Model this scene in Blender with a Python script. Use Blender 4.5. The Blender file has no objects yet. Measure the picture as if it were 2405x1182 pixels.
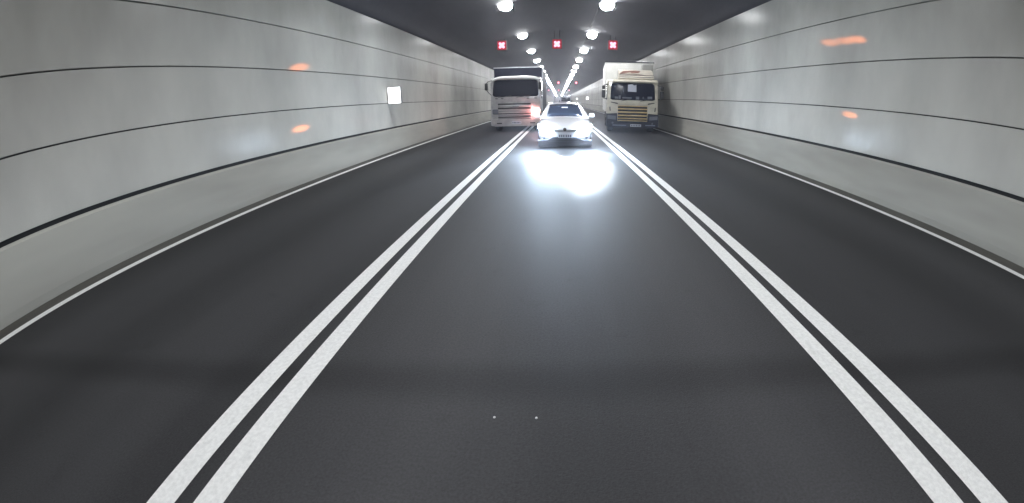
import bpy, bmesh, math, random
from mathutils import Vector, Matrix
R = math.radians
random.seed(7)
sc = bpy.context.scene
C = bpy.context.collection

# ------------------------------------------------------------------ camera
# wide-angle dashcam lens: a polynomial fisheye fitted to the curved seams
cd = bpy.data.cameras.new('camera')
cam = bpy.data.objects.new('camera', cd); C.objects.link(cam); sc.camera = cam
cd.type = 'PANO'; cd.panorama_type = 'FISHEYE_LENS_POLYNOMIAL'
cd.sensor_width = 36; cd.sensor_height = 36
cd.fisheye_fov = 6.28
cd.fisheye_polynomial_k0 = 0
cd.fisheye_polynomial_k1 = -7.31099972e-02
cd.fisheye_polynomial_k2 = -4.17983080e-04
cd.fisheye_polynomial_k3 = 9.18034346e-05
cd.fisheye_polynomial_k4 = -2.41686368e-06
cd.shift_x = (1202.5 - 1332.098) / 2405
cd.shift_y = (542.496 - 591.0) / 1182
cd.clip_start = 0.05; cd.clip_end = 1500
m = Matrix(((9.99794905e-01, 6.59144823e-03, -1.91494309e-02),
            (-2.02519200e-02, 3.29478494e-01, -9.43945857e-01),
            (8.73554080e-05, 9.44140072e-01, 3.29544409e-01))).to_4x4()
m.translation = (0, 0, 1.5)
cam.matrix_world = m

# ------------------------------------------------------------------ world / exposure
w = bpy.data.worlds.new('World'); sc.world = w; w.use_nodes = True
bg = w.node_tree.nodes['Background']
bg.inputs[0].default_value = (0.30, 0.33, 0.42, 1); bg.inputs[1].default_value = 0.05
sc.view_settings.view_transform = 'Standard'; sc.view_settings.look = 'None'
sc.view_settings.exposure = 0; sc.view_settings.gamma = 1
sc.cycles.use_denoising = True
sc.cycles.max_bounces = 10; sc.cycles.diffuse_bounces = 5; sc.cycles.glossy_bounces = 4
sc.cycles.volume_bounces = 0
sc.cycles.sample_clamp_indirect = 6
sc.cycles.use_light_tree = True
sc.cycles.caustics_reflective = False

LAMP_POWER = 205.0      # radiance of a floodlight lens
HAZE = 0.0016

# ------------------------------------------------------------------ materials
MATS = {}
def mat(name, col, rough=0.5, metal=0.0, spec=0.5, emit=None, estr=0.0, coat=0.0):
    if name in MATS: return MATS[name]
    M = bpy.data.materials.new(name); M.use_nodes = True
    b = M.node_tree.nodes['Principled BSDF']
    b.inputs['Base Color'].default_value = (*col, 1)
    b.inputs['Roughness'].default_value = rough
    b.inputs['Metallic'].default_value = metal
    b.inputs['Specular IOR Level'].default_value = spec
    b.inputs['Coat Weight'].default_value = coat
    if emit:
        b.inputs['Emission Color'].default_value = (*emit, 1)
        b.inputs['Emission Strength'].default_value = estr
    MATS[name] = M
    return M

def nd(nt, typ, **kw):
    n = nt.nodes.new(typ)
    for k, v in kw.items():
        if k.startswith('i_'):
            key = k[2:]
            n.inputs[int(key) if key.isdigit() else key.replace('_', ' ')].default_value = v
        else: setattr(n, k, v)
    return n

def noisy(name, col_a, col_b, rough, scale=(1, 1, 1), nscale=1.0, detail=4, fine=None, bump=0.0, bscale=40, spec=0.5,
          ramp=(0.35, 0.65), rvar=0.0, metal=0.0, coat=0.0):
    """base colour mixed between two tones by object-space noise, optional fine grain and bump"""
    if name in MATS: return MATS[name]
    M = mat(name, col_a, rough, metal, spec, coat=coat); nt = M.node_tree; L = nt.links
    b = nt.nodes['Principled BSDF']
    tc = nd(nt, 'ShaderNodeTexCoord'); mp = nd(nt, 'ShaderNodeMapping'); mp.inputs['Scale'].default_value = scale
    L.new(tc.outputs['Object'], mp.inputs[0])
    n1 = nd(nt, 'ShaderNodeTexNoise', i_Scale=nscale, i_Detail=detail, i_Roughness=0.6)
    L.new(mp.outputs[0], n1.inputs['Vector'])
    r = nd(nt, 'ShaderNodeMapRange', i_1=ramp[0], i_2=ramp[1]); L.new(n1.outputs[0], r.inputs[0])
    mx = nd(nt, 'ShaderNodeMix', data_type='RGBA'); mx.inputs[6].default_value = (*col_a, 1); mx.inputs[7].default_value = (*col_b, 1)
    L.new(r.outputs[0], mx.inputs[0])
    out = mx.outputs[2]
    if fine:
        n2 = nd(nt, 'ShaderNodeTexNoise', i_Scale=fine[0], i_Detail=2.0); L.new(tc.outputs['Object'], n2.inputs['Vector'])
        r2 = nd(nt, 'ShaderNodeMapRange', i_1=0.3, i_2=0.7, i_3=1 - fine[1], i_4=1 + fine[1]); L.new(n2.outputs[0], r2.inputs[0])
        vm = nd(nt, 'ShaderNodeVectorMath', operation='SCALE'); L.new(out, vm.inputs[0]); L.new(r2.outputs[0], vm.inputs['Scale'])
        out = vm.outputs[0]
    L.new(out, b.inputs['Base Color'])
    if rvar:
        r3 = nd(nt, 'ShaderNodeMapRange', i_1=0.3, i_2=0.7, i_3=rough - rvar, i_4=rough + rvar); L.new(n1.outputs[0], r3.inputs[0])
        L.new(r3.outputs[0], b.inputs['Roughness'])
    if bump:
        n3 = nd(nt, 'ShaderNodeTexNoise', i_Scale=bscale, i_Detail=3.0); L.new(tc.outputs['Object'], n3.inputs['Vector'])
        bp = nd(nt, 'ShaderNodeBump', i_Strength=bump, i_Distance=0.01); L.new(n3.outputs[0], bp.inputs['Height'])
        L.new(bp.outputs[0], b.inputs['Normal'])
    return M

def make_asphalt():
    M = noisy('asphalt', (0.040, 0.040, 0.043), (0.060, 0.060, 0.063), 0.62, (0.5, 0.045, 1), 1.6, 5, fine=(70, 0.14), bump=0.3, bscale=120, rvar=0.06, ramp=(0.3, 0.7), spec=0.12)
    nt = M.node_tree; L = nt.links; b = nt.nodes['Principled BSDF']
    src = b.inputs['Base Color'].links[0].from_socket
    tc = nd(nt, 'ShaderNodeTexCoord'); sp = nd(nt, 'ShaderNodeSeparateXYZ'); L.new(tc.outputs['Object'], sp.inputs[0])
    def mth(op, a_, b_=None, c_=None):
        n = nd(nt, 'ShaderNodeMath', operation=op)
        for i, v in enumerate((a_, b_, c_)):
            if v is None: continue
            if isinstance(v, (int, float)): n.inputs[i].default_value = v
            else: L.new(v, n.inputs[i])
        return n.outputs[0]
    # polished wheel tracks: period half a lane (two tracks per 3.5 m lane)
    ph = mth('MULTIPLY', mth('ADD', sp.outputs[0], -0.07 + 0.80), 2 * math.pi / 1.755)
    tr = mth('COSINE', ph)
    nz = nd(nt, 'ShaderNodeTexNoise', i_Scale=0.35, i_Detail=4.0); mp = nd(nt, 'ShaderNodeMapping'); mp.inputs['Scale'].default_value = (3.0, 0.25, 1)
    L.new(tc.outputs['Object'], mp.inputs[0]); L.new(mp.outputs[0], nz.inputs['Vector'])
    f = mth('ADD', 1.0, mth('MULTIPLY', mth('MULTIPLY', tr, nz.outputs[0]), 0.30))
    # headlight brightness painted in: middle lane paler than the truck lanes
    ln = nd(nt, 'ShaderNodeMapRange', interpolation_type='SMOOTHSTEP', i_1=1.3, i_2=2.2, i_3=1.12, i_4=0.80)
    L.new(mth('ABSOLUTE', mth('ADD', sp.outputs[0], -0.07)), ln.inputs[0]); f = mth('MULTIPLY', f, ln.outputs[0])
    # dark reflection on the camera glass, painted as a band across the asphalt
    n2 = nd(nt, 'ShaderNodeTexNoise', i_Scale=0.9, i_Detail=3.0); L.new(tc.outputs['Object'], n2.inputs['Vector'])
    d = mth('ABSOLUTE', mth('ADD', mth('ADD', mth('ADD', sp.outputs[1], -1.70), mth('MULTIPLY', mth('MULTIPLY', sp.outputs[0], sp.outputs[0]), 0.030)), mth('MULTIPLY', mth('ADD', n2.outputs[0], -0.5), 0.12)))
    glass_band = nd(nt, 'ShaderNodeMapRange', interpolation_type='SMOOTHSTEP', i_1=0.02, i_2=0.26, i_3=0.72, i_4=1.0); L.new(d, glass_band.inputs[0])
    f = mth('MULTIPLY', f, glass_band.outputs[0])
    # oil drips and small stains along the lane centres
    vo = nd(nt, 'ShaderNodeTexNoise', i_Scale=2.6, i_Detail=5.0, i_Roughness=0.7); L.new(tc.outputs['Object'], vo.inputs['Vector'])
    dr = nd(nt, 'ShaderNodeMapRange', i_1=0.60, i_2=0.72, i_3=1.0, i_4=0.86); L.new(vo.outputs[0], dr.inputs[0]); f = mth('MULTIPLY', f, dr.outputs[0])
    vm = nd(nt, 'ShaderNodeVectorMath', operation='SCALE'); L.new(src, vm.inputs[0]); L.new(f, vm.inputs['Scale'])
    L.new(vm.outputs[0], b.inputs['Base Color'])
    return M
asphalt = make_asphalt()
paint = noisy('road_paint', (0.80, 0.80, 0.79), (0.50, 0.50, 0.49), 0.6, (1, 0.5, 1), 7, 8, fine=(40, 0.08), bump=0.2, bscale=90, ramp=(0.62, 1.0), spec=0.2)
gutter_m = noisy('gutter_concrete', (0.055, 0.052, 0.046), (0.10, 0.095, 0.085), 0.75, (1, 0.3, 1), 3, 5, fine=(50, 0.2), ramp=(0.35, 0.8))
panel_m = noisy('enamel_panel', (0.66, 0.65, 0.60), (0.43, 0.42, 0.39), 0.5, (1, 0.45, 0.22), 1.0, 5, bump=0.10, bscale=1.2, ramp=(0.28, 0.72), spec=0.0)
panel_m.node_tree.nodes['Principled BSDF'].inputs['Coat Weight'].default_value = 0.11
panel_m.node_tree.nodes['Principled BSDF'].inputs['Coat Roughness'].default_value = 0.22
def height_shade(M, z0, z1, amount):
    """painted shade: darkens steadily with height, broken by wash streaks"""
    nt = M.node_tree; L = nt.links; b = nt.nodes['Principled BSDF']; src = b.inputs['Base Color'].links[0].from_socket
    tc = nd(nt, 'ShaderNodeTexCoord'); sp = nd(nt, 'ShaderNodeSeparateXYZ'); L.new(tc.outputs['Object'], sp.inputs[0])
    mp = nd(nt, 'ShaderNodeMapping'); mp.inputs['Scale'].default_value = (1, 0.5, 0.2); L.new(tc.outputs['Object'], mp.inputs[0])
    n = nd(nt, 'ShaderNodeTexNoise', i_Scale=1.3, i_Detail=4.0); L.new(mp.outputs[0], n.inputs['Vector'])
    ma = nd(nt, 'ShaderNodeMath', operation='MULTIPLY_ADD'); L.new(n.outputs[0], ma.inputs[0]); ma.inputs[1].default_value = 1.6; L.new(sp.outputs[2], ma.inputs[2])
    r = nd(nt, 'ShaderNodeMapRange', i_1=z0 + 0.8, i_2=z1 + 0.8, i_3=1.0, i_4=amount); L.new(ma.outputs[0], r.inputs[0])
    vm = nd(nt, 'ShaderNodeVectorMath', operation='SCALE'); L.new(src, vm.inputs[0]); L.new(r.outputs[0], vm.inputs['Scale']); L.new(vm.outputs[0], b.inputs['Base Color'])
height_shade(panel_m, 1.0, 4.2, 0.40)  # lamp falloff put into the panel colour, darker towards the ceiling
barrier_m = noisy('barrier_concrete', (0.44, 0.43, 0.385), (0.31, 0.30, 0.27), 0.7, (1, 0.22, 1.2), 1.1, 3, bump=0.05, bscale=15, ramp=(0.30, 0.75), spec=0.1)
seam_m = mat('seam_black', (0.012, 0.012, 0.012), 0.7)
ceil_m = noisy('ceiling_soot', (0.028, 0.028, 0.033), (0.046, 0.046, 0.052), 0.85, (0.4, 0.10, 0.4), 1.0, 4, fine=(6, 0.05), ramp=(0.3, 0.7), spec=0.15)
metal_g = mat('grey_metal', (0.22, 0.22, 0.23), 0.4, 0.6)
housing_m = mat('lamp_housing', (0.016, 0.016, 0.018), 0.7, 0.0, 0.2)
shield_m = mat('shield_matt_black', (0.003, 0.003, 0.003), 0.9, 0.0, 0.0)
lens_dim = mat('dimmed_lamp_lens', (0.8, 0.8, 0.8), 0.3, emit=(0.97, 0.985, 1.0), estr=LAMP_POWER * 0.66)  # unseen lamps by the viewpoint, dimmed to darken the near walls
lens_m = mat('lamp_lens', (0.8, 0.8, 0.8), 0.3, emit=(0.97, 0.985, 1.0), estr=LAMP_POWER)
black_m = mat('black_plastic', (0.02, 0.02, 0.022), 0.45)
redx_m = mat('red_cross', (0.5, 0.1, 0.1), 0.4, emit=(1.0, 0.40, 0.54), estr=2.0)
redrim_m = mat('red_rim', (0.04, 0.003, 0.006), 0.6, 0.0, 0.1, emit=(1.0, 0.0, 0.05), estr=0.30)
tyre_m = mat('tyre_rubber', (0.018, 0.018, 0.02), 0.8)
rim_m = mat('wheel_rim', (0.45, 0.46, 0.48), 0.35, 0.8)
glass_m = mat('dark_windscreen', (0.005, 0.009, 0.024), 0.12, 0.0, 0.07)
car_glass_m = mat('car_windscreen', (0.05, 0.07, 0.12), 0.07, 0.0, 0.8)
dark_m = mat('dark_slot', (0.012, 0.011, 0.012), 0.6)
sign_face = mat('lit_sign_face', (0.8, 0.8, 0.8), 0.4, emit=(0.97, 0.98, 1.0), estr=2.5)
plate_m = mat('plate_white', (0.55, 0.57, 0.62), 0.5)
char_m = mat('plate_character', (0.05, 0.06, 0.10), 0.6)

# ------------------------------------------------------------------ mesh helpers
class MB:
    def __init__(s): s.bm = bmesh.new()
    def box(s, a, b, bev=0.0, mi=0):
        (x0, y0, z0), (x1, y1, z1) = a, b
        r = bmesh.ops.create_cube(s.bm, size=1.0)
        vs = r['verts']
        for v in vs:
            v.co = Vector(((x0 + x1) / 2 + v.co.x * (x1 - x0), (y0 + y1) / 2 + v.co.y * (y1 - y0), (z0 + z1) / 2 + v.co.z * (z1 - z0)))
        fs = list({f for v in vs for f in v.link_faces})
        if bev:
            es = list({e for v in vs for e in v.link_edges})
            rr = bmesh.ops.bevel(s.bm, geom=es, offset=bev, segments=2, affect='EDGES', profile=0.5)
            fs += rr['faces']
        for f in fs:
            if f.is_valid: f.material_index = mi
        return s
    def prism(s, pts, axis, a, b, mi=0, bev=0.0):
        """extrude a polygon (2-D points) along axis from a to b. axis 'x': pts=(y,z); 'y': pts=(x,z); 'z': pts=(x,y)"""
        def mk(p, t):
            return {'x': (t, p[0], p[1]), 'y': (p[0], t, p[1]), 'z': (p[0], p[1], t)}[axis]
        va = [s.bm.verts.new(mk(p, a)) for p in pts]; vb = [s.bm.verts.new(mk(p, b)) for p in pts]
        n = len(pts); fs = [s.bm.faces.new(va), s.bm.faces.new(vb[::-1])]
        for i in range(n): fs.append(s.bm.faces.new((va[i], vb[i], vb[(i + 1) % n], va[(i + 1) % n])))
        bmesh.ops.recalc_face_normals(s.bm, faces=fs)
        for f in fs: f.material_index = mi
        if bev:
            es = list({e for f in fs for e in f.edges})
            bmesh.ops.bevel(s.bm, geom=es, offset=bev, segments=2, affect='EDGES', profile=0.5)
        return s
    def lathe(s, prof, origin, axis, seg=24):
        """prof: list of (radius, distance along axis)"""
        ax = Vector(axis).normalized(); t = Vector((0, 0, 1)) if abs(ax.z) < 0.9 else Vector((1, 0, 0))
        u = ax.cross(t).normalized(); v = ax.cross(u); o = Vector(origin); rings = []
        for r, d in prof:
            if r < 1e-5: rings.append([s.bm.verts.new(o + ax * d)])
            else: rings.append([s.bm.verts.new(o + ax * d + (u * math.cos(2 * math.pi * k / seg) + v * math.sin(2 * math.pi * k / seg)) * r) for k in range(seg)])
        fs = []
        for A, B in zip(rings, rings[1:]):
            for k in range(seg):
                k2 = (k + 1) % seg
                if len(A) == 1 and len(B) == 1: continue
                if len(A) == 1: fs.append(s.bm.faces.new((A[0], B[k], B[k2])))
                elif len(B) == 1: fs.append(s.bm.faces.new((A[k], B[0], A[k2])))
                else: fs.append(s.bm.faces.new((A[k], B[k], B[k2], A[k2])))
        bmesh.ops.recalc_face_normals(s.bm, faces=fs)
        for f in fs: f.smooth = True
        return s
    def tube(s, pts, r, seg=8):
        P = [Vector(p) for p in pts]; rings = []
        for i, p in enumerate(P):
            d = (P[min(i + 1, len(P) - 1)] - P[max(i - 1, 0)]).normalized()
            t = Vector((0, 0, 1)) if abs(d.z) < 0.9 else Vector((1, 0, 0))
            u = d.cross(t).normalized(); v = d.cross(u)
            rings.append([s.bm.verts.new(p + (u * math.cos(2 * math.pi * k / seg) + v * math.sin(2 * math.pi * k / seg)) * r) for k in range(seg)])
        fs = [s.bm.faces.new(rings[0]), s.bm.faces.new(rings[-1][::-1])]
        for A, B in zip(rings, rings[1:]):
            for k in range(seg): fs.append(s.bm.faces.new((A[k], B[k], B[(k + 1) % seg], A[(k + 1) % seg])))
        bmesh.ops.recalc_face_normals(s.bm, faces=fs)
        for f in fs: f.smooth = True
        return s
    def quadstrip(s, rows, mi=0, smooth=True, close=False):
        V = [[s.bm.verts.new(p) for p in row] for row in rows]; fs = []
        for A, B in zip(V, V[1:]):
            n = len(A)
            for k in range(n if close else n - 1):
                fs.append(s.bm.faces.new((A[k], B[k], B[(k + 1) % n], A[(k + 1) % n])))
        for f in fs: f.smooth = smooth; f.material_index = mi
        return V
    def build(s, name, mats, parent=None, subsurf=0, solid=0, recalc=True, smooth=None):
        if recalc: bmesh.ops.recalc_face_normals(s.bm, faces=s.bm.faces[:])
        me = bpy.data.meshes.new(name); s.bm.to_mesh(me); s.bm.free()
        if smooth is not None:
            for p in me.polygons: p.use_smooth = smooth
        o = bpy.data.objects.new(name, me); C.objects.link(o)
        for mm in (mats if isinstance(mats, (list, tuple)) else [mats]): me.materials.append(mm)
        if parent: o.parent = parent
        if solid:
            q = o.modifiers.new('solid', 'SOLIDIFY'); q.thickness = solid; q.offset = -1
        if subsurf:
            q = o.modifiers.new('sub', 'SUBSURF'); q.levels = subsurf; q.render_levels = subsurf
        return o

def thing(name, label, cat, loc=(0, 0, 0), group=None, rotz=0.0):
    o = bpy.data.objects.new(name, None); C.objects.link(o); o.location = loc; o.rotation_euler = (0, 0, rotz)
    o['label'] = label; o['category'] = cat
    if group: o['group'] = group
    return o
def tag(o, label, cat, group=None):
    o['label'] = label; o['category'] = cat
    if group: o['group'] = group
    return o
def struct(o, label, cat):
    o['kind'] = 'structure'; o['label'] = label; o['category'] = cat
    return o
def dup(root, loc, label, group=None):
    r = root.copy(); C.objects.link(r); r.location = loc; r['label'] = label
    if group: r['group'] = group
    for ch in list(root.children):
        c = ch.copy(); C.objects.link(c); c.parent = r
        for g in ch.children:
            d = g.copy(); C.objects.link(d); d.parent = c
    return r

def rrect(x0, z0, x1, z1, r, n=5):
    """rounded rectangle outline (2-D)"""
    P = []
    for cx, cz, a0 in ((x1 - r, z1 - r, 0), (x0 + r, z1 - r, 90), (x0 + r, z0 + r, 180), (x1 - r, z0 + r, 270)):
        for k in range(n + 1):
            a = R(a0 + 90 * k / n); P.append((cx + r * math.cos(a), cz + r * math.sin(a)))
    return P

# ------------------------------------------------------------------ the tunnel
Y0, Y1 = -45.0, 430.0
XL, XR = -5.78, 5.90            # faces of the wall panels
struct(MB().box((-6.4, Y0, -0.3), (6.5, Y1, 0.0)).build('road', asphalt), 'dark grey asphalt road running straight through the tunnel', 'road')
def strip(name, x0, x1, m_, label, z=0.004):
    b = MB(); b.quadstrip([[(x0, Y0 + 0.1, z), (x1, Y0 + 0.1, z)], [(x0, Y1 - 0.1, z), (x1, Y1 - 0.1, z)]], smooth=False)
    return struct(b.build(name, m_), label, 'road marking')
strip('lane_line', -1.89, -1.735, paint, 'outer stripe of the solid white double line left of the middle lane')
strip('lane_line', -1.635, -1.48, paint, 'inner stripe of the solid white double line left of the middle lane')
strip('lane_line', 1.624, 1.78, paint, 'inner stripe of the solid white double line right of the middle lane')
strip('lane_line', 1.875, 2.03, paint, 'outer stripe of the solid white double line right of the middle lane')
strip('edge_line', -5.41, -5.28, paint, 'thin solid white edge line along the left wall')
strip('edge_line', 5.35, 5.48, paint, 'thin solid white edge line along the right wall')
strip('gutter', -5.80, -5.412, gutter_m, 'dark narrow gutter strip between the left edge line and barrier', 0.003)
strip('gutter', 5.482, 5.97, gutter_m, 'dark narrow gutter strip between the right edge line and barrier', 0.003)

def wall(side, X, zs, label):
    t = thing('tunnel_wall', label, 'wall', (X, 0, 0))
    s = side                                  # +1: wall on the right (faces -x)
    for z0, z1 in zip(zs, zs[1:]):
        g = 0.010
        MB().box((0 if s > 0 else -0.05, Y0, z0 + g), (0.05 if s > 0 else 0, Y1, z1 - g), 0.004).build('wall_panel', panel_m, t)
    b = MB()
    b.box((0.05 * s if s > 0 else -0.12, Y0, zs[0] - 0.3), (0.12 if s > 0 else -0.05, Y1, zs[-1]))
    b.build('seam_backing', seam_m, t)
    return t
ZL = [0.80, 1.63, 2.48, 3.39, 4.33]
ZR = [0.82, 1.68, 2.60, 3.54, 4.58]
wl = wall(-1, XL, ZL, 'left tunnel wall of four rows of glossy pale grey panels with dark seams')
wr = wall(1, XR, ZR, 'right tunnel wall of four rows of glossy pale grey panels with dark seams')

def barrier(s, X, foot, top, label):
    # lower concrete wall: slightly battered face, chamfered top set just behind a dark gap
    pts = [(foot, 0.0), (foot, 0.10), (X - s * 0.01, top - 0.03), (X + s * 0.02, top), (X + s * 0.2, top), (X + s * 0.2, 0)]
    o = MB().prism(pts, 'y', Y0, Y1).build('concrete_barrier', barrier_m)
    return tag(o, label, 'barrier')
barrier(-1, XL, -5.71, 0.748, 'low stained concrete barrier along the foot of the left wall')
barrier(1, XR, 5.83, 0.768, 'low stained concrete barrier along the foot of the right wall')

# ceiling arch
rows = []
for y in (Y0, 0, 100, 200, 300, Y1):
    row = []
    for k in range(33):
        a = math.pi * k / 32
        x = 0.07 - 5.98 * math.cos(a); base = ZL[-1] + (ZR[-1] - ZL[-1]) * k / 32
        row.append((x, y, base + 2.05 * math.sin(a) ** 0.9))
    rows.append(row)
b = MB(); b.quadstrip(rows)
tag(b.build('tunnel_ceiling', ceil_m, solid=-0.15, recalc=False), 'dark arched tunnel ceiling above both rows of floodlights', 'ceiling')
# tunnel end walls (far portal too small to see; near one behind the viewpoint)
# conduit along the ceiling
b = MB()
b.tube([(2.02, Y0, 6.30), (2.02, Y1, 6.30)], 0.03)
tag(b.build('cable_conduit', metal_g), 'thin grey conduit running along the ceiling beside the right floodlight row', 'conduit')

# ------------------------------------------------------------------ floodlights
def make_lamp():
    t = thing('ceiling_floodlight', '', 'floodlight', (-2.54, 19.2, 6.2), 'floodlights in two rows along the ceiling')
    ax = (0, -0.17, -0.985)
    b = MB(); b.lathe([(0, -0.10), (0.20, -0.10), (0.34, -0.03), (0.36, 0.03), (0.33, 0.03), (0, 0.03)], (0, 0, 0), ax, 28)
    b.build('housing', housing_m, t)
    b = MB(); b.lathe([(0.33, 0.031), (0.33, 0.10), (0.30, 0.18), (0.24, 0.25), (0.13, 0.30), (0, 0.315)], (0, 0, 0), ax, 28)
    b.build('lens', lens_m, t)
    for sx in (-1, 1):                       # added side shields, shaped to keep lamp light off the upper walls
        b = MB(); b.box((sx * 0.378 - 0.008, -0.32, -0.34), (sx * 0.378 + 0.008, 0.32, 0.02), 0.003)
        b.build('light_shield', shield_m, t)
    b = MB(); b.tube([(0, 0, 0.08), (0, 0, 0.45)], 0.03)
    b.build('bracket', metal_g, t)
    return t
ordw = ['first', 'second', 'third', 'fourth', 'fifth', 'sixth', 'seventh', 'eighth']
LP = make_lamp(); first = True
for k in range(-6, 46):
    for side, x in (('left', -2.54), ('right', 2.28)):
        y = 19.2 + 8.75 * k
        if k < 0: lab = 'round white ceiling floodlight of the %s row, just above the top edge of the picture' % side
        elif k < 8: lab = 'round white ceiling floodlight, %s of the %s row counted from the top edge' % (ordw[k], side)
        else: lab = 'small far white floodlight merging into the bright streak of the %s row' % side
        if first: LP.location = (x, y, 6.2); LP['label'] = lab; first = False; q = LP
        else: q = dup(LP, (x, y, 6.2), lab)
        if k < -1 and q is not LP:
            for ch in q.children:
                if ch.name.startswith('lens'): ch.material_slots[0].link = 'OBJECT'; ch.material_slots[0].material = lens_dim

# ------------------------------------------------------------------ lane signals
def make_signal():
    t = thing('lane_signal', '', 'lane signal', (0, 0, 0), 'red cross lane signals hung from the ceiling')
    b = MB(); b.box((-0.35, 0, -0.35), (0.35, 0.14, 0.35), 0.03)
    b.build('housing', black_m, t)
    b = MB()
    b.prism(rrect(-0.32, -0.32, 0.32, 0.32, 0.09), 'y', -0.006, 0.0)
    b.build('surround', redrim_m, t)
    b = MB()
    w_, l_ = 0.088, 0.185
    P = []
    for k in range(4):
        a = R(45 + 90 * k); d = Vector((math.cos(a), math.sin(a))); n = Vector((-d.y, d.x))
        for j in range(7):                       # rounded arm tip
            q = R(-90 + 30 * j); p = d * (l_ + w_ * math.cos(q) * 0.8) + n * (w_ * math.sin(q)); P.append((p.x, p.y))
        a2 = R(90 * (k + 1)); P.append((w_ * 1.6 * math.cos(a2), w_ * 1.6 * math.sin(a2)))
    b.prism(P, 'y', -0.03, -0.008)
    b.build('red_cross', redx_m, t)
    b = MB(); b.tube([(-0.18, 0.07, 0.30), (-0.18, 0.07, 1.05)], 0.018); b.tube([(0.18, 0.07, 0.30), (0.18, 0.07, 1.05)], 0.018)
    b.build('hanger', housing_m, t)
    return t
S = make_signal()
sig_lab = {0: 'nearest trio, glowing pinkish red', 1: 'small dot of second trio', 2: 'tiny dot of third trio'}
fs = True
for gi, y in enumerate((27.5, 86.0, 148.0)):
    for nm, x in (('above the left truck lane', -3.92), ('above the middle lane', -0.14), ('above the right truck lane', 3.70)):
        lab = 'red cross signal %s, %s' % (nm, sig_lab[gi])
        z = 5.40 if abs(x) < 1 else 5.38
        if fs: S.location = (x, y, z); S['label'] = lab; fs = False
        else: dup(S, (x, y, z), lab)

# ------------------------------------------------------------------ lit wall signs
def make_wall_sign(s):
    t = thing('wall_sign', '', 'sign', (0, 0, 0), 'lit white signs projecting from the walls')
    a, c = (-0.50, -0.03) if s > 0 else (0.03, 0.50)
    b = MB(); b.box((min(a, c), 0, -0.28), (max(a, c), 0.13, 0.28), 0.015); b.build('sign_case', metal_g, t)
    b = MB(); b.box((min(a, c) + 0.012, -0.008, -0.268), (max(a, c) - 0.012, 0.004, 0.268), 0.003); b.build('lit_face', sign_face, t)
    b = MB(); b.box((min(0, 0.034 * -s), 0.02, -0.12), (max(0, 0.034 * -s), 0.11, 0.12)); b.build('bracket', metal_g, t)
    return t
ws = make_wall_sign(-1); ws.location = (XL, 12.75, 1.88); ws['label'] = 'bright white lit sign box on the left wall beside the left truck'
for y in (54.0, 95.0, 135.0):
    dup(ws, (XL, y, 1.9), 'far lit white sign box on the left wall, hidden behind left truck')
ws2 = make_wall_sign(1); ws2.location = (XR, 79.0, 2.0); ws2['label'] = 'small lit sign box on the right wall, nearer of two beyond the trucks'
dup(ws2, (XR, 125.0, 2.05), 'tiny lit sign box on the right wall, farther of two beyond the trucks')

# ------------------------------------------------------------------ tiny pale specks on the near road
st = MB(); st.lathe([(0.007, 0.0), (0.006, 0.003), (0.003, 0.004), (0, 0.0045)], (0, 0, 0), (0, 0, 1), 10)
so = tag(st.build('pale_speck', mat('speck', (0.85, 0.85, 0.85), 0.3, emit=None)), 'tiny pale stud on the asphalt near the bottom edge, left one of two', 'road stud', 'tiny specks on the near asphalt')
so.location = (-0.342, 1.42, 0.0)
s2 = so.copy(); C.objects.link(s2); s2.location = (-0.127, 1.42, 0.0); s2['label'] = 'tiny pale stud on the asphalt near the bottom edge, right one of two'

# ------------------------------------------------------------------ wheels
def wheel(parent, x, y, r, wd, seg=28, dual=False):
    """axis along x, tyre outer face towards sign(x)"""
    s = 1 if x > 0 else -1
    b = MB(); hw = wd / 2
    b.lathe([(r * 0.60, -hw), (r * 0.93, -hw), (r, -hw * 0.75), (r, hw * 0.75), (r * 0.93, hw), (r * 0.60, hw), (r * 0.60, -hw)], (x, y, r), (1, 0, 0), seg)
    o = b.build('wheel', tyre_m, parent)
    b = MB(); b.lathe([(0, hw * 0.3 * s), (r * 0.2, hw * 0.5 * s), (r * 0.28, hw * 0.3 * s), (r * 0.5, hw * 0.2 * s), (r * 0.61, hw * 0.95 * s), (r * 0.61, -hw * 0.9 * s)], (x, y, r), (1, 0, 0), seg)
    b.build('rim', rim_m, o)
    return o

# ------------------------------------------------------------------ right truck
def cab_shell(parent, hw, prof, m_, bev=0.05):
    b = MB(); b.prism(prof, 'x', -hw, hw, bev=bev)
    return b.build('cab', m_, parent)

def windscreen(parent, hw_b, hw_t, z0, z1, y0, y1, r, m_, off=0.012, bow=0.05):
    """curved glass: outline in (x,z) mapped on the raked front"""
    P = rrect(-1, 0, 1, 1, 0.16, 6)
    b = MB(); outer = []
    def mp(u, v, o):
        z = z0 + (z1 - z0) * v; hw = hw_b + (hw_t - hw_b) * v
        y = y0 + (y1 - y0) * v - off - bow * (1 - u * u) * 0.6 + o
        return (u * hw, y, z)
    rings = []
    for k, sc_ in enumerate((1.0, 0.8, 0.6, 0.4, 0.2)):
        rings.append([mp(p[0] * sc_, 0.5 + (p[1] - 0.5) * sc_, 0) for p in P])
    V = b.quadstrip(rings, close=True)
    b.bm.faces.new(V[-1])
    # thickness rim back to the cab
    V2 = [b.bm.verts.new(mp(p[0], p[1], off + 0.03)) for p in P]
    n = len(P)
    for k in range(n): b.bm.faces.new((V[0][k], V2[k], V2[(k + 1) % n], V[0][(k + 1) % n]))
    return b.build('windscreen', m_, parent)

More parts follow.
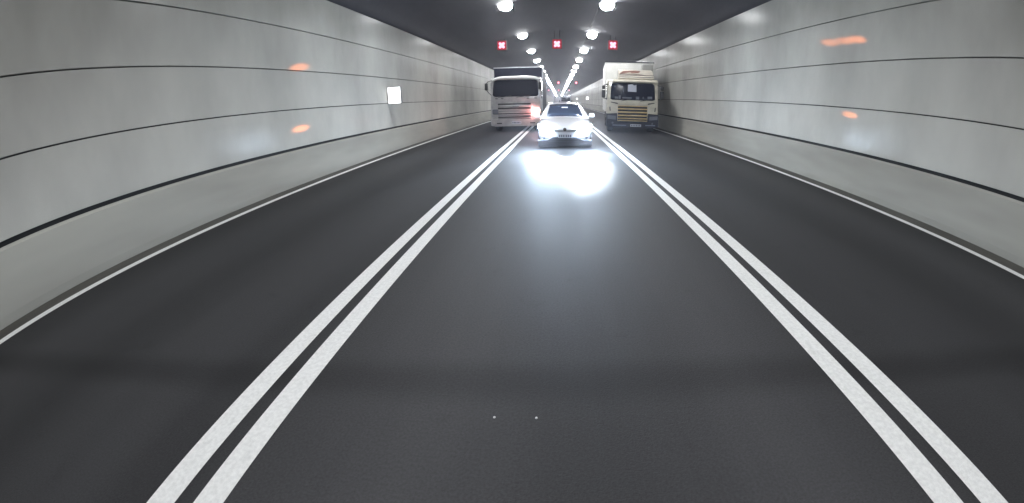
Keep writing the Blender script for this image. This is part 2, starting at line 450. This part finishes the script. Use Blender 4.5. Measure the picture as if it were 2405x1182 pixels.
cream = noisy('cream_paint', (0.66, 0.62, 0.51), (0.50, 0.47, 0.38), 0.35, (1, 1, 2), 2.2, 4, coat=0.2)
tan = noisy('tan_grille_paint', (0.78, 0.58, 0.28), (0.60, 0.44, 0.22), 0.4, (1, 1, 3), 3, 4)
boxw = noisy('white_box_body', (0.80, 0.80, 0.77), (0.68, 0.68, 0.65), 0.45, (1, 1, 1), 1.5, 4)
bump_m = noisy('dark_bumper', (0.012, 0.014, 0.026), (0.026, 0.030, 0.045), 0.5, (1, 1, 1), 4, 4, spec=0.2)
redbrown = mat('faded_red_emblem', (0.50, 0.27, 0.22), 0.6)
headoff = mat('unlit_headlamp', (0.20, 0.21, 0.24), 0.15, 0.3)
papers = mat('paper_sheet', (0.62, 0.65, 0.74), 0.8)

TR = thing('truck', 'white box truck with cream and tan striped cab in the right lane', 'truck', (3.50, 18.6, 0), rotz=R(-5))
prof = [(0.02, 0.50), (0.0, 0.98), (0.02, 1.50), (0.20, 2.44), (0.34, 2.56), (1.9, 2.60), (1.9, 0.62), (1.55, 0.60), (1.45, 0.95), (0.72, 0.95), (0.62, 0.50)]
cab_shell(TR, 1.22, prof, cream)
wsr = windscreen(TR, 1.10, 1.03, 1.56, 2.38, 0.045, 0.20, 0.1, glass_m)
b = MB(); b.box((-0.27, 0.10, 1.95), (0.18, 0.112, 2.30)); b.box((-0.25, 0.094, 2.02), (0.16, 0.0995, 2.24))
o = MB(); V = []
for (x, z) in ((-0.25, 1.97), (0.17, 1.95), (0.165, 2.30), (0.06, 2.27), (-0.03, 2.32), (-0.24, 2.30)):
    V.append((x, z))
b.bm.free()
yy = lambda z: 0.045 + (z - 1.56) / 0.82 * 0.155 - 0.034
b = MB(); va = [b.bm.verts.new((x, yy(z) - 0.024, z)) for x, z in V]; vb = [b.bm.verts.new((x, yy(z) - 0.014, z)) for x, z in V]
b.bm.faces.new(va); b.bm.faces.new(vb[::-1])
for i in range(len(V)): b.bm.faces.new((va[i], vb[i], vb[(i + 1) % len(V)], va[(i + 1) % len(V)]))
b.build('paper_notice', papers, TR)
# things along the dashboard behind the glass read as pale shapes low in the windscreen
b = MB()
for x0, x1, z0, z1 in ((-0.86, -0.70, 1.62, 1.72), (-0.68, -0.58, 1.62, 1.78), (-0.50, -0.06, 1.63, 1.70), (0.14, 0.30, 1.60, 1.74), (0.46, 0.52, 1.64, 1.74), (0.70, 0.92, 1.64, 1.76)):
    b = MB(); b.box((x0, yy(z0) - 0.022, z0), (x1, yy(z0) + 0.03, z1), 0.01)
    b.build('dashboard_item', mat('dash_pale', (0.13, 0.14, 0.17), 0.6), TR)
b = MB()
b.tube([(-0.55, -0.02, 1.52), (-0.1, -0.012, 1.60)], 0.012); b.build('wiper', black_m, TR)
b = MB(); b.tube([(0.35, -0.02, 1.52), (0.8, -0.012, 1.60)], 0.012); b.build('wiper', black_m, TR)
# sun visor and roof deflector
b = MB(); b.prism([(0.10, 2.42), (-0.08, 2.42), (-0.06, 2.46), (0.20, 2.56), (0.30, 2.50)], 'x', -0.96, 1.12, bev=0.01); b.build('sun_visor', cream, TR)
D = MB(); D.prism([(0.35, 2.58), (0.36, 2.64), (1.10, 3.06), (1.55, 3.12), (1.55, 2.60)], 'x', -0.66, 1.05, bev=0.03)
dfl = D.build('roof_deflector', noisy('deflector_paint', (0.60, 0.55, 0.47), (0.48, 0.44, 0.38), 0.4, (1, 1, 6), 2, 3), TR)
b = MB()
for z0 in (2.66, 2.76): b.box((-0.64, 0.30 + (z0 - 2.6) * 1.75, z0), (1.03, 0.34 + (z0 - 2.6) * 1.75, z0 + 0.035), 0.004)
b.build('deflector_slot', dark_m, dfl)
b = MB(); b.prism([(-0.62, 2.85), (-0.45, 2.98), (0.15, 3.02), (0.42, 2.98), (0.30, 2.90), (0.0, 2.88), (-0.1, 2.93), (-0.40, 2.87)], 'y', 0.66, 0.75)
b.build('emblem', redbrown, dfl)
# box body
b = MB(); b.box((-1.28, 2.1, 0.95), (1.26, 6.6, 3.54), 0.03); BX = b.build('cargo_box', boxw, TR)
b = MB(); b.box((-1.30, 2.07, 3.54), (1.28, 6.62, 3.58), 0.008)
b.build('box_trim', bump_m, BX)
b = MB(); b.box((0.62, 1.62, 2.68), (1.15, 2.09, 3.42), 0.04); b.build('cooling_unit', mat('unit_grey', (0.33, 0.33, 0.31), 0.5), TR)
# grille
b = MB(); b.box((-0.70, -0.02, 0.56), (0.70, 0.03, 1.30), 0.02); G = b.build('grille', dark_m, TR)
b = MB()
for z0, z1 in ((1.255, 1.30), (1.105, 1.17), (0.945, 1.02), (0.79, 0.86), (0.655, 0.71), (0.555, 0.60)):
    b.prism([(-0.015, z0), (-0.05, (z0 + z1) / 2), (-0.045, z1), (0.0, z1)], 'x', -0.72, 0.72, bev=0.005)
b.build('grille_slat', tan, G)
for s in (-1, 1):
    b = MB(); b.prism([(s * 0.72, 1.36), (s * 1.05, 1.44), (s * 1.03, 1.47), (s * 0.72, 1.42)], 'y', -0.034, 0.05); b.build('air_vent', dark_m, TR)
    b = MB(); b.prism([(s * 1.05, 1.04), (s * 1.10, 1.04), (s * 1.11, 1.22), (s * 1.07, 1.24)], 'y', -0.015, 0.05); b.build('air_vent', dark_m, TR)
b = MB(); b.box((-0.72, -0.028, 1.33), (0.72, 0.03, 1.50), 0.02); b.build('front_panel', cream, TR)
# bumper
b = MB(); b.prism([(-1.24, 0.30), (-1.26, 0.90), (-0.74, 0.93), (-0.72, 0.54), (0.72, 0.54), (0.74, 0.93), (1.26, 0.90), (1.24, 0.30), (0.9, 0.24), (-0.9, 0.24)], 'y', -0.10, 0.45, bev=0.02)
BP = b.build('bumper', bump_m, TR)
for s in (-1, 1):
    b = MB(); b.prism([(s * 0.80, 0.62), (s * 1.20, 0.66), (s * 1.21, 0.84), (s * 0.80, 0.80)], 'y', -0.115, -0.05, bev=0.01); b.build('headlight', headoff, BP)
    b = MB(); b.lathe([(0.05, 0), (0.04, 0.015), (0, 0.02)], (s * 0.95, -0.10, 0.47), (0, -1, 0), 14); b.build('fog_lamp', headoff, BP)
b = MB(); b.box((-0.10, -0.125, 0.30), (0.42, -0.101, 0.42), 0.004); PL = b.build('number_plate', plate_m, BP)
b = MB()
for k in range(6):
    x = -0.06 + k * 0.078; b.box((x, -0.129, 0.325), (x + 0.045, -0.1255, 0.395))
b.build('plate_characters', char_m, PL)
for q in (((-0.95, -0.115, 0.345), (-0.30, -0.10, 0.375)), ((0.62, -0.115, 0.36), (1.10, -0.10, 0.40))):
    b = MB(); b.box(*q); b.build('bumper_trim', mat('trim_grey', (0.22, 0.24, 0.30), 0.4), BP)
# mirrors
for s in (-1, 1):
    x = s * 1.40
    b = MB(); b.box((x - 0.085, 0.02, 1.66), (x + 0.085, 0.16, 2.02), 0.03); b.box((x - 0.075, 0.02, 2.06), (x + 0.075, 0.15, 2.24), 0.03)
    b.tube([(s * 1.18, 0.12, 1.60), (s * 1.40, 0.09, 1.64), (x, 0.09, 1.70)], 0.02); b.tube([(s * 1.14, 0.20, 2.30), (x, 0.09, 2.26), (x, 0.09, 2.2)], 0.018)
    b.build('mirror', black_m, TR)
    b = MB(); b.box((s * 1.221, 0.55, 1.56), (s * 1.235, 1.45, 2.35), 0.002); b.build('side_window', glass_m, TR)
    b = MB(); b.box((s * 1.222, 0.75, 0.42), (s * 1.26, 1.2, 0.50), 0.005); b.build('step', bump_m, TR)
b = MB(); b.box((-0.45, 0.5, 0.55), (-0.33, 6.5, 0.85)); b.box((0.33, 0.5, 0.55), (0.45, 6.5, 0.85)); b.box((-1.0, 0.45, 0.35), (1.0, 1.0, 0.6)); b.build('chassis', black_m, TR)
for x, y, wd in ((-1.02, 1.12, 0.30), (1.02, 1.12, 0.30), (-0.92, 5.0, 0.50), (0.92, 5.0, 0.50)): wheel(TR, x, y, 0.48, wd)

# ------------------------------------------------------------------ left truck
whitep = noisy('white_cab_paint', (0.46, 0.45, 0.44), (0.30, 0.29, 0.29), 0.32, (1, 1, 1.5), 2.0, 5, coat=0.2)
navy = noisy('navy_box', (0.010, 0.012, 0.026), (0.020, 0.023, 0.042), 0.5, (1, 1, 1), 2.0, 4, spec=0.15)
pinklit = mat('lit_headlamp_pink', (0.8, 0.6, 0.6), 0.2, emit=(1.0, 0.50, 0.44), estr=60.0)
TL = thing('truck', 'white cab truck with dark navy box and one glowing pink headlight in the left lane', 'truck', (-2.13, 19.3, 0))
prof = [(0.05, 0.34), (0.0, 0.60), (-0.01, 1.66), (0.14, 2.55), (0.30, 2.68), (1.75, 2.70), (1.75, 0.62), (1.5, 0.60), (1.4, 0.95), (0.7, 0.95), (0.6, 0.40)]
cab_shell(TL, 1.235, prof, whitep)
windscreen(TL, 1.14, 1.08, 1.73, 2.55, 0.0, 0.145, 0.1, mat('left_truck_windscreen', (0.008, 0.009, 0.018), 0.35, 0.0, 0.04))
# roof visor: a pale band arching over the windscreen with drooping ends
b = MB()
rows = []
for dy, dz in ((0.10, -0.06), (-0.06, -0.03), (-0.06, 0.07), (0.24, 0.13)):
    row = []
    for k in range(25):
        u = -1 + 2 * k / 24; droop = -0.17 * abs(u) ** 6
        row.append((u * 1.23, 0.05 + dy + 0.12 * u * u, 2.62 + dz + droop))
    rows.append(row)
b.quadstrip(rows + [rows[0]])
b.build('sun_visor', mat('visor_white', (0.74, 0.75, 0.74), 0.35), TL)
b = MB(); b.box((-1.34, 1.9, 0.95), (1.22, 8.9, 3.27), 0.02); BX = b.build('cargo_box', navy, TL)
b = MB(); b.box((-1.36, 1.87, 3.27), (1.24, 8.92, 3.32), 0.006); b.box((1.221, 1.87, 0.95), (1.25, 1.93, 3.27)); b.build('box_trim', mat('alu_trim', (0.42, 0.43, 0.46), 0.35, 0.6), BX)
# grille slots
b = MB(); b.box((-0.90, -0.035, 0.56), (0.78, 0.01, 1.40), 0.015); G = b.build('grille', whitep, TL)
b = MB()
for z0, z1, x0, x1 in ((1.33, 1.40, -0.88, 0.74), (1.12, 1.20, -0.88, 0.74), (0.87, 0.92, -1.12, 0.76), (0.70, 0.75, -0.88, 0.74), (0.555, 0.60, -0.86, 0.72)):
    b.box((x0, -0.050, z0), (x1, -0.0355, z1), 0.006)
b.build('grille_slot', dark_m, G)
b = MB()
for z in (1.285, 1.02, 0.81, 0.665): b.prism([(-0.036, z - 0.035), (-0.085, z), (-0.036, z + 0.035)], 'x', -0.88, 0.75)
b.build('grille_slat', mat('slat_silver', (0.55, 0.55, 0.56), 0.25, 0.5), G)
b = MB(); b.box((-0.17, -0.10, 1.18), (0.17, -0.05, 1.30), 0.02); b.build('badge', metal_g, G)
# handles under the windscreen
for x in (-1.0, -0.72, 0.55, 0.92):
    b = MB(); b.box((x, -0.05, 1.62), (x + 0.12, -0.005, 1.66), 0.008); b.build('grab_handle', black_m, TL)
# wipers
b = MB(); b.tube([(-0.85, -0.06, 1.69), (-0.2, -0.05, 1.78)], 0.013); b.build('wiper', black_m, TL)
b = MB(); b.tube([(0.05, -0.06, 1.69), (0.75, -0.05, 1.78)], 0.013); b.build('wiper', black_m, TL)
# bumper
b = MB(); b.prism([(-1.23, 0.32), (-1.25, 0.62), (1.25, 0.62), (1.23, 0.32), (1.0, 0.27), (-1.0, 0.27)], 'y', -0.07, 0.5, bev=0.025)
BP = b.build('bumper', whitep, TL)
for x in (-0.95, 0.70):
    b = MB(); b.box((x, -0.08, 0.40), (x + 0.25, -0.069, 0.45)); b.build('fog_lamp_slot', dark_m, BP)
b = MB(); b.box((-0.20, -0.095, 0.38), (0.26, -0.071, 0.52), 0.004); PL = b.build('number_plate', plate_m, BP)
b = MB()
for k in range(6):
    x = -0.17 + k * 0.07; b.box((x, -0.099, 0.41), (x + 0.04, -0.0955, 0.49))
b.build('plate_characters', char_m, PL)
for s, mm, nm in ((-1, headoff, 'headlight'), (1, pinklit, 'headlight')):
    b = MB()
    b.prism(rrect(min(s * 0.86, s * 1.16), 0.88, max(s * 0.86, s * 1.16), 1.12, 0.06), 'y', -0.05, 0.02, bev=0.01)
    hl = b.build(nm, mm, TL)
    if s > 0: hl['label'] = 'glowing pinkish headlight'
# mirrors
for s, x in ((-1, -1.42), (1, 1.20)):
    b = MB(); b.box((x - 0.075, -0.12, 2.06), (x + 0.075, 0.0, 2.40), 0.03)
    b.tube([(s * 1.10, 0.15, 2.55), (s * 1.33, -0.02, 2.50), (x, -0.06, 2.38)], 0.018); b.tube([(s * 1.18, 0.05, 1.80), (s * 1.30, -0.04, 1.92), (x, -0.06, 2.08)], 0.018)
    b.build('mirror', black_m, TL)
    b = MB(); b.box((s * 1.236, 0.5, 1.62), (s * 1.25, 1.4, 2.40), 0.002); b.build('side_window', glass_m, TL)
b = MB(); b.box((-0.45, 0.5, 0.55), (-0.33, 8.8, 0.85)); b.box((0.33, 0.5, 0.55), (0.45, 8.8, 0.85)); b.box((-1.0, 0.5, 0.32), (1.0, 1.0, 0.6)); b.build('chassis', black_m, TL)
for x, y, wd in ((-1.0, 1.05, 0.28), (1.0, 1.05, 0.28), (-0.9, 7.0, 0.48), (0.9, 7.0, 0.48)): wheel(TL, x, y, 0.46, wd)

# ------------------------------------------------------------------ white car
carwhite = mat('car_white', (0.76, 0.77, 0.80), 0.25, 0.0, 0.5, coat=0.6)
lit = mat('lit_headlamp', (0.9, 0.9, 0.9), 0.2, emit=(0.66, 0.82, 1.0), estr=820.0)
lowbump = mat('car_lower_bumper', (0.07, 0.08, 0.10), 0.45)

def make_car(loc, label, lights=True, spots=True):
    t = thing('car', label, 'car', loc)
    # body loft: station = (y, halfwidth, z_bottom, z_side, z_shoulder, z_top, nose inset)
    ST = [(-0.00, 0.58, 0.30, 0.46, 0.62, 0.66), (0.04, 0.70, 0.22, 0.46, 0.66, 0.72), (0.16, 0.81, 0.18, 0.48, 0.72, 0.79), (0.45, 0.865, 0.17, 0.50, 0.79, 0.87),
          (0.90, 0.875, 0.17, 0.52, 0.86, 0.945), (1.3, 0.88, 0.17, 0.54, 0.90, 0.97), (2.4, 0.885, 0.17, 0.54, 0.93, 0.98), (3.5, 0.875, 0.18, 0.56, 0.95, 1.0),
          (4.05, 0.84, 0.22, 0.58, 0.95, 1.0), (4.28, 0.76, 0.30, 0.60, 0.90, 0.94), (4.33, 0.66, 0.36, 0.60, 0.84, 0.88)]
    rows = []
    for y, hw, zb, zm, zs, zt in ST:
        half = [(0, zb), (hw * 0.75, zb), (hw * 0.97, zb + 0.05), (hw, zm), (hw * 0.985, zs - 0.05), (hw * 0.90, zs), (hw * 0.55, zt - 0.01), (0, zt)]
        ring = [(x, y, z) for x, z in half] + [(-x, y, z) for x, z in half[-2:0:-1]]
        rows.append(ring)
    b = MB(); V = b.quadstrip(rows, close=True)
    b.bm.faces.new(V[0]); b.bm.faces.new(V[-1][::-1])
    body = b.build('body', carwhite, t, subsurf=2, smooth=True)
    # greenhouse
    gh = [(0.98, 0.76, 0.93), (1.30, 0.735, 1.09), (1.72, 0.64, 1.30), (1.95, 0.60, 1.385), (2.6, 0.60, 1.425), (3.2, 0.59, 1.40), (3.75, 0.60, 1.20), (4.0, 0.62, 0.98)]
    rows = []
    for y, hw, z in gh:
        base = 0.90
        half = [(0.83, base), (0.80, min(z, 0.97)), (hw + 0.02, z - 0.05 if z > 1.1 else z - 0.01), (hw - 0.06, z - 0.008), (0, z + 0.012)]
        rows.append([(x, y, zz) for x, zz in half] + [(-x, y, zz) for x, zz in half[-2::-1]])
    b = MB(); V = b.quadstrip(rows)
    b.bm.faces.new(V[0]); b.bm.faces.new(V[-1][::-1])
    b.build('cabin', carwhite, t, smooth=True)
    # windscreen
    b = MB(); rows = []
    for y, hw, z in ((1.04, 0.675, 0.965), (1.30, 0.66, 1.092), (1.72, 0.585, 1.302), (1.88, 0.555, 1.362)):
        rows.append([(hw * u, y - 0.014 + 0.05 * abs(u) ** 3, z + 0.022 - 0.028 * abs(u) ** 3) for u in (-1, -0.9, -0.5, 0, 0.5, 0.9, 1)])
    b.quadstrip(rows); b.build('windscreen', car_glass_m, t, solid=0.006)
    b = MB()
    b.box((-0.10, 1.56, 1.235), (0.12, 1.585, 1.285), 0.01)
    b.build('rear_view_mirror', plate_m, t)
    for s in (-1, 1):
        b = MB(); b.quadstrip([[(s * 0.815, 1.35, 0.985), (s * 0.665, 1.78, 1.25), (s * 0.645, 2.0, 1.335)], [(s * 0.825, 3.6, 0.99), (s * 0.645, 3.35, 1.27), (s * 0.632, 3.1, 1.34)]])
        b.build('side_window', car_glass_m, t, solid=0.005)
        b = MB(); b.box((s * 0.93 - 0.09, 1.12, 0.94), (s * 0.93 + 0.09, 1.24, 1.08), 0.035); b.box((min(s * 0.80, s * 0.88), 1.17, 0.95), (max(s * 0.80, s * 0.88), 1.21, 0.98))
        b.build('wing_mirror', carwhite, t)
        # headlight: swept lens wrapping the corner
        b = MB()
        rows = []
        for v in (0, 0.5, 1):
            rows.append([(s * x, y - 0.012 + 0.03 * v, zb + (zt - zb) * v) for x, y, zb, zt in ((0.42, -0.005, 0.60, 0.665), (0.56, 0.0, 0.585, 0.70), (0.68, 0.03, 0.58, 0.73), (0.77, 0.10, 0.595, 0.75), (0.825, 0.24, 0.64, 0.765))])
        b.quadstrip(rows); b.build('headlight', lit if lights else headoff, t, solid=-0.02)
        if lights: pass
        b = MB(); b.lathe([(0.055, 0), (0.05, 0.02), (0, 0.028)], (s * 0.66, 0.0, 0.36), (0, -1, 0), 14); b.build('fog_lamp', headoff, t)
    # upper grille, badge, plate, lower bumper
    b = MB(); b.prism([(-0.40, 0.60), (0.40, 0.60), (0.34, 0.53), (-0.34, 0.53)], 'y', -0.03, 0.03, bev=0.006); g = b.build('grille', mat('car_grille', (0.30, 0.31, 0.33), 0.3, 0.4), t)
    b = MB(); b.lathe([(0.055, 0), (0.05, 0.012), (0.03, 0.016), (0, 0.016)], (-0.01, -0.03, 0.605), (0, -1, 0), 20); b.build('badge', mat('badge_dark', (0.06, 0.05, 0.045), 0.3, 0.5), t)
    b = MB(); b.prism([(-0.84, 0.07), (-0.85, 0.27), (-0.55, 0.28), (-0.38, 0.37), (0.38, 0.37), (0.55, 0.28), (0.85, 0.27), (0.84, 0.07)], 'y', -0.045, 0.20, bev=0.02)
    lb = b.build('lower_bumper', lowbump, t)
    b = MB()
    for z in (0.15, 0.20, 0.25): b.box((-0.60, -0.052, z), (0.60, -0.044, z + 0.012))
    b.build('intake_bar', black_m, lb)
    b = MB(); b.box((-0.22, -0.075, 0.345), (0.22, -0.048, 0.465), 0.004); p = b.build('number_plate', plate_m, t)
    b = MB()
    for k in range(6):
        x = -0.185 + k * 0.064 + (0.01 if k > 2 else 0); b.box((x, -0.079, 0.372), (x + 0.036, -0.0755, 0.44))
    b.build('plate_characters', char_m, p)
    for x, y in ((-0.76, 0.80), (0.76, 0.80), (-0.76, 3.45), (0.76, 3.45)): wheel(t, x, y, 0.31, 0.20)
    return t
CAR = make_car((0.18, 12.15, 0), 'white car in the middle lane with both headlights glaring blue-white')

def spot(name, loc, target, energy, size, blend, col, parent=None, rad=0.03):
    l = bpy.data.lights.new(name, 'SPOT'); l.energy = energy; l.spot_size = R(size); l.spot_blend = blend; l.color = col; l.shadow_soft_size = rad
    o = bpy.data.objects.new(name, l); C.objects.link(o)
    o.location = loc; d = Vector(target) - Vector(loc)
    o.rotation_euler = d.to_track_quat('-Z', 'Y').to_euler()
    if parent: o.parent = parent; o.location = Vector(loc) - parent.location
    return o
# the two low beams of the white car: a tight hot pool on the asphalt and a wide spill
for s in (-1, 1):
    x = 0.18 + s * 0.62
    spot('low_beam', (x, 12.02, 0.66), (0.18 + s * 0.45, 9.85 - 0.20 * s, 0.0), 3000, 19.5, 0.30, (0.84, 0.92, 1.0), CAR).scale = (1.5, 1.0, 1.0)
    spot('beam_spill', (x, 12.02, 0.66), (0.18 + s * 1.2, 10.0, 0.0), 1500, 62, 1.0, (0.62, 0.79, 1.0), CAR)

spot('added_pink_spot', (-1.12, 19.1, 1.0), (-1.5, 19.32, 0.95), 60, 165, 1.0, (1.0, 0.30, 0.28), TL)  # added unseen spot, tints the cab front pink beside the lit headlight

# ------------------------------------------------------------------ traffic farther back
VN = thing('van', 'pale grey van far behind the white car, just showing above its roof', 'van', (1.15, 68.0, 0))
vanp = mat('van_paint', (0.35, 0.36, 0.42), 0.4)
b = MB(); b.prism([(0.0, 0.35), (0.0, 0.85), (0.35, 1.15), (0.95, 2.1), (1.3, 2.35), (5.0, 2.4), (5.0, 0.35)], 'x', -0.93, 0.93, bev=0.06); b.build('body', vanp, VN)
b = MB(); b.quadstrip([[(-0.80, 0.42, 1.22), (0.80, 0.42, 1.22)], [(-0.74, 0.91, 2.02), (0.74, 0.91, 2.02)]]); b.build('windscreen', glass_m, VN, solid=-0.02)
vl = mat('far_headlamp', (0.9, 0.9, 0.9), 0.3, emit=(0.92, 0.95, 1.0), estr=18.0)
for s in (-1, 1):
    b = MB(); b.box((s * 0.72 - 0.14, -0.03, 0.72), (s * 0.72 + 0.14, 0.03, 0.86), 0.02); b.build('headlight', vl, VN)
    b = MB(); b.box((s * 1.05 - 0.08, 0.55, 1.25), (s * 1.05 + 0.08, 0.65, 1.55), 0.02); b.tube([(s * 0.9, 0.62, 1.3), (s * 1.02, 0.6, 1.35)], 0.02); b.build('mirror', black_m, VN)
for x, y in ((-0.82, 0.95), (0.82, 0.95), (-0.82, 4.0), (0.82, 4.0)): wheel(VN, x, y, 0.34, 0.22, 16)
for x in (-0.6, 0.6):
    b = MB(); b.box((x - 0.07, 1.3, 2.38), (x + 0.07, 1.4, 2.44), 0.01); b.build('roof_marker', vl, VN)

# added unseen spots, just below and behind the viewpoint, throw amber patches on the walls

for nm, src, tgt, pw, sx in (('left high', (-0.7, -0.2, 1.1), (XL, 8.1, 2.56), 15000, 1.0), ('left low', (-0.7, -0.2, 0.7), (XL, 7.9, 1.20), 15000, 0.9),
                       ('right high', (0.7, -0.2, 1.1), (XR, 6.95, 3.06), 12000, 0.9), ('right high', (0.7, -0.2, 1.1), (XR, 7.35, 3.07), 11000, 0.9), ('right high', (0.7, -0.2, 1.1), (XR, 7.85, 3.08), 12000, 0.9), ('right low', (0.7, -0.2, 0.7), (XR, 6.95, 1.54), 10000, 0.8)):
    o = spot('amber_patch_spot', src, tgt, pw, 3.0 * sx, 1.0, (1.0, 0.26, 0.05)); o.scale = (1.0, 0.42, 1.0)

# ------------------------------------------------------------------ thin haze, added for the glow around lamps
if HAZE > 0:
    hz = MB().box((-40, -60, -1.3), (40, 450, 12)).build('haze', None)
    hz.data.materials.clear()
    M = bpy.data.materials.new('haze_air'); M.use_nodes = True; nt = M.node_tree; nt.nodes.clear()
    o_ = nt.nodes.new('ShaderNodeOutputMaterial'); v_ = nt.nodes.new('ShaderNodeVolumePrincipled')
    v_.inputs['Color'].default_value = (0.86, 0.88, 1.0, 1); v_.inputs['Density'].default_value = HAZE; v_.inputs['Anisotropy'].default_value = 0.72
    nt.links.new(v_.outputs[0], o_.inputs['Volume']); hz.data.materials.append(M)
    hz['kind'] = 'stuff'; hz['label'] = 'thin grey haze filling the tunnel, added for the glow around lamps'; hz['category'] = 'haze'
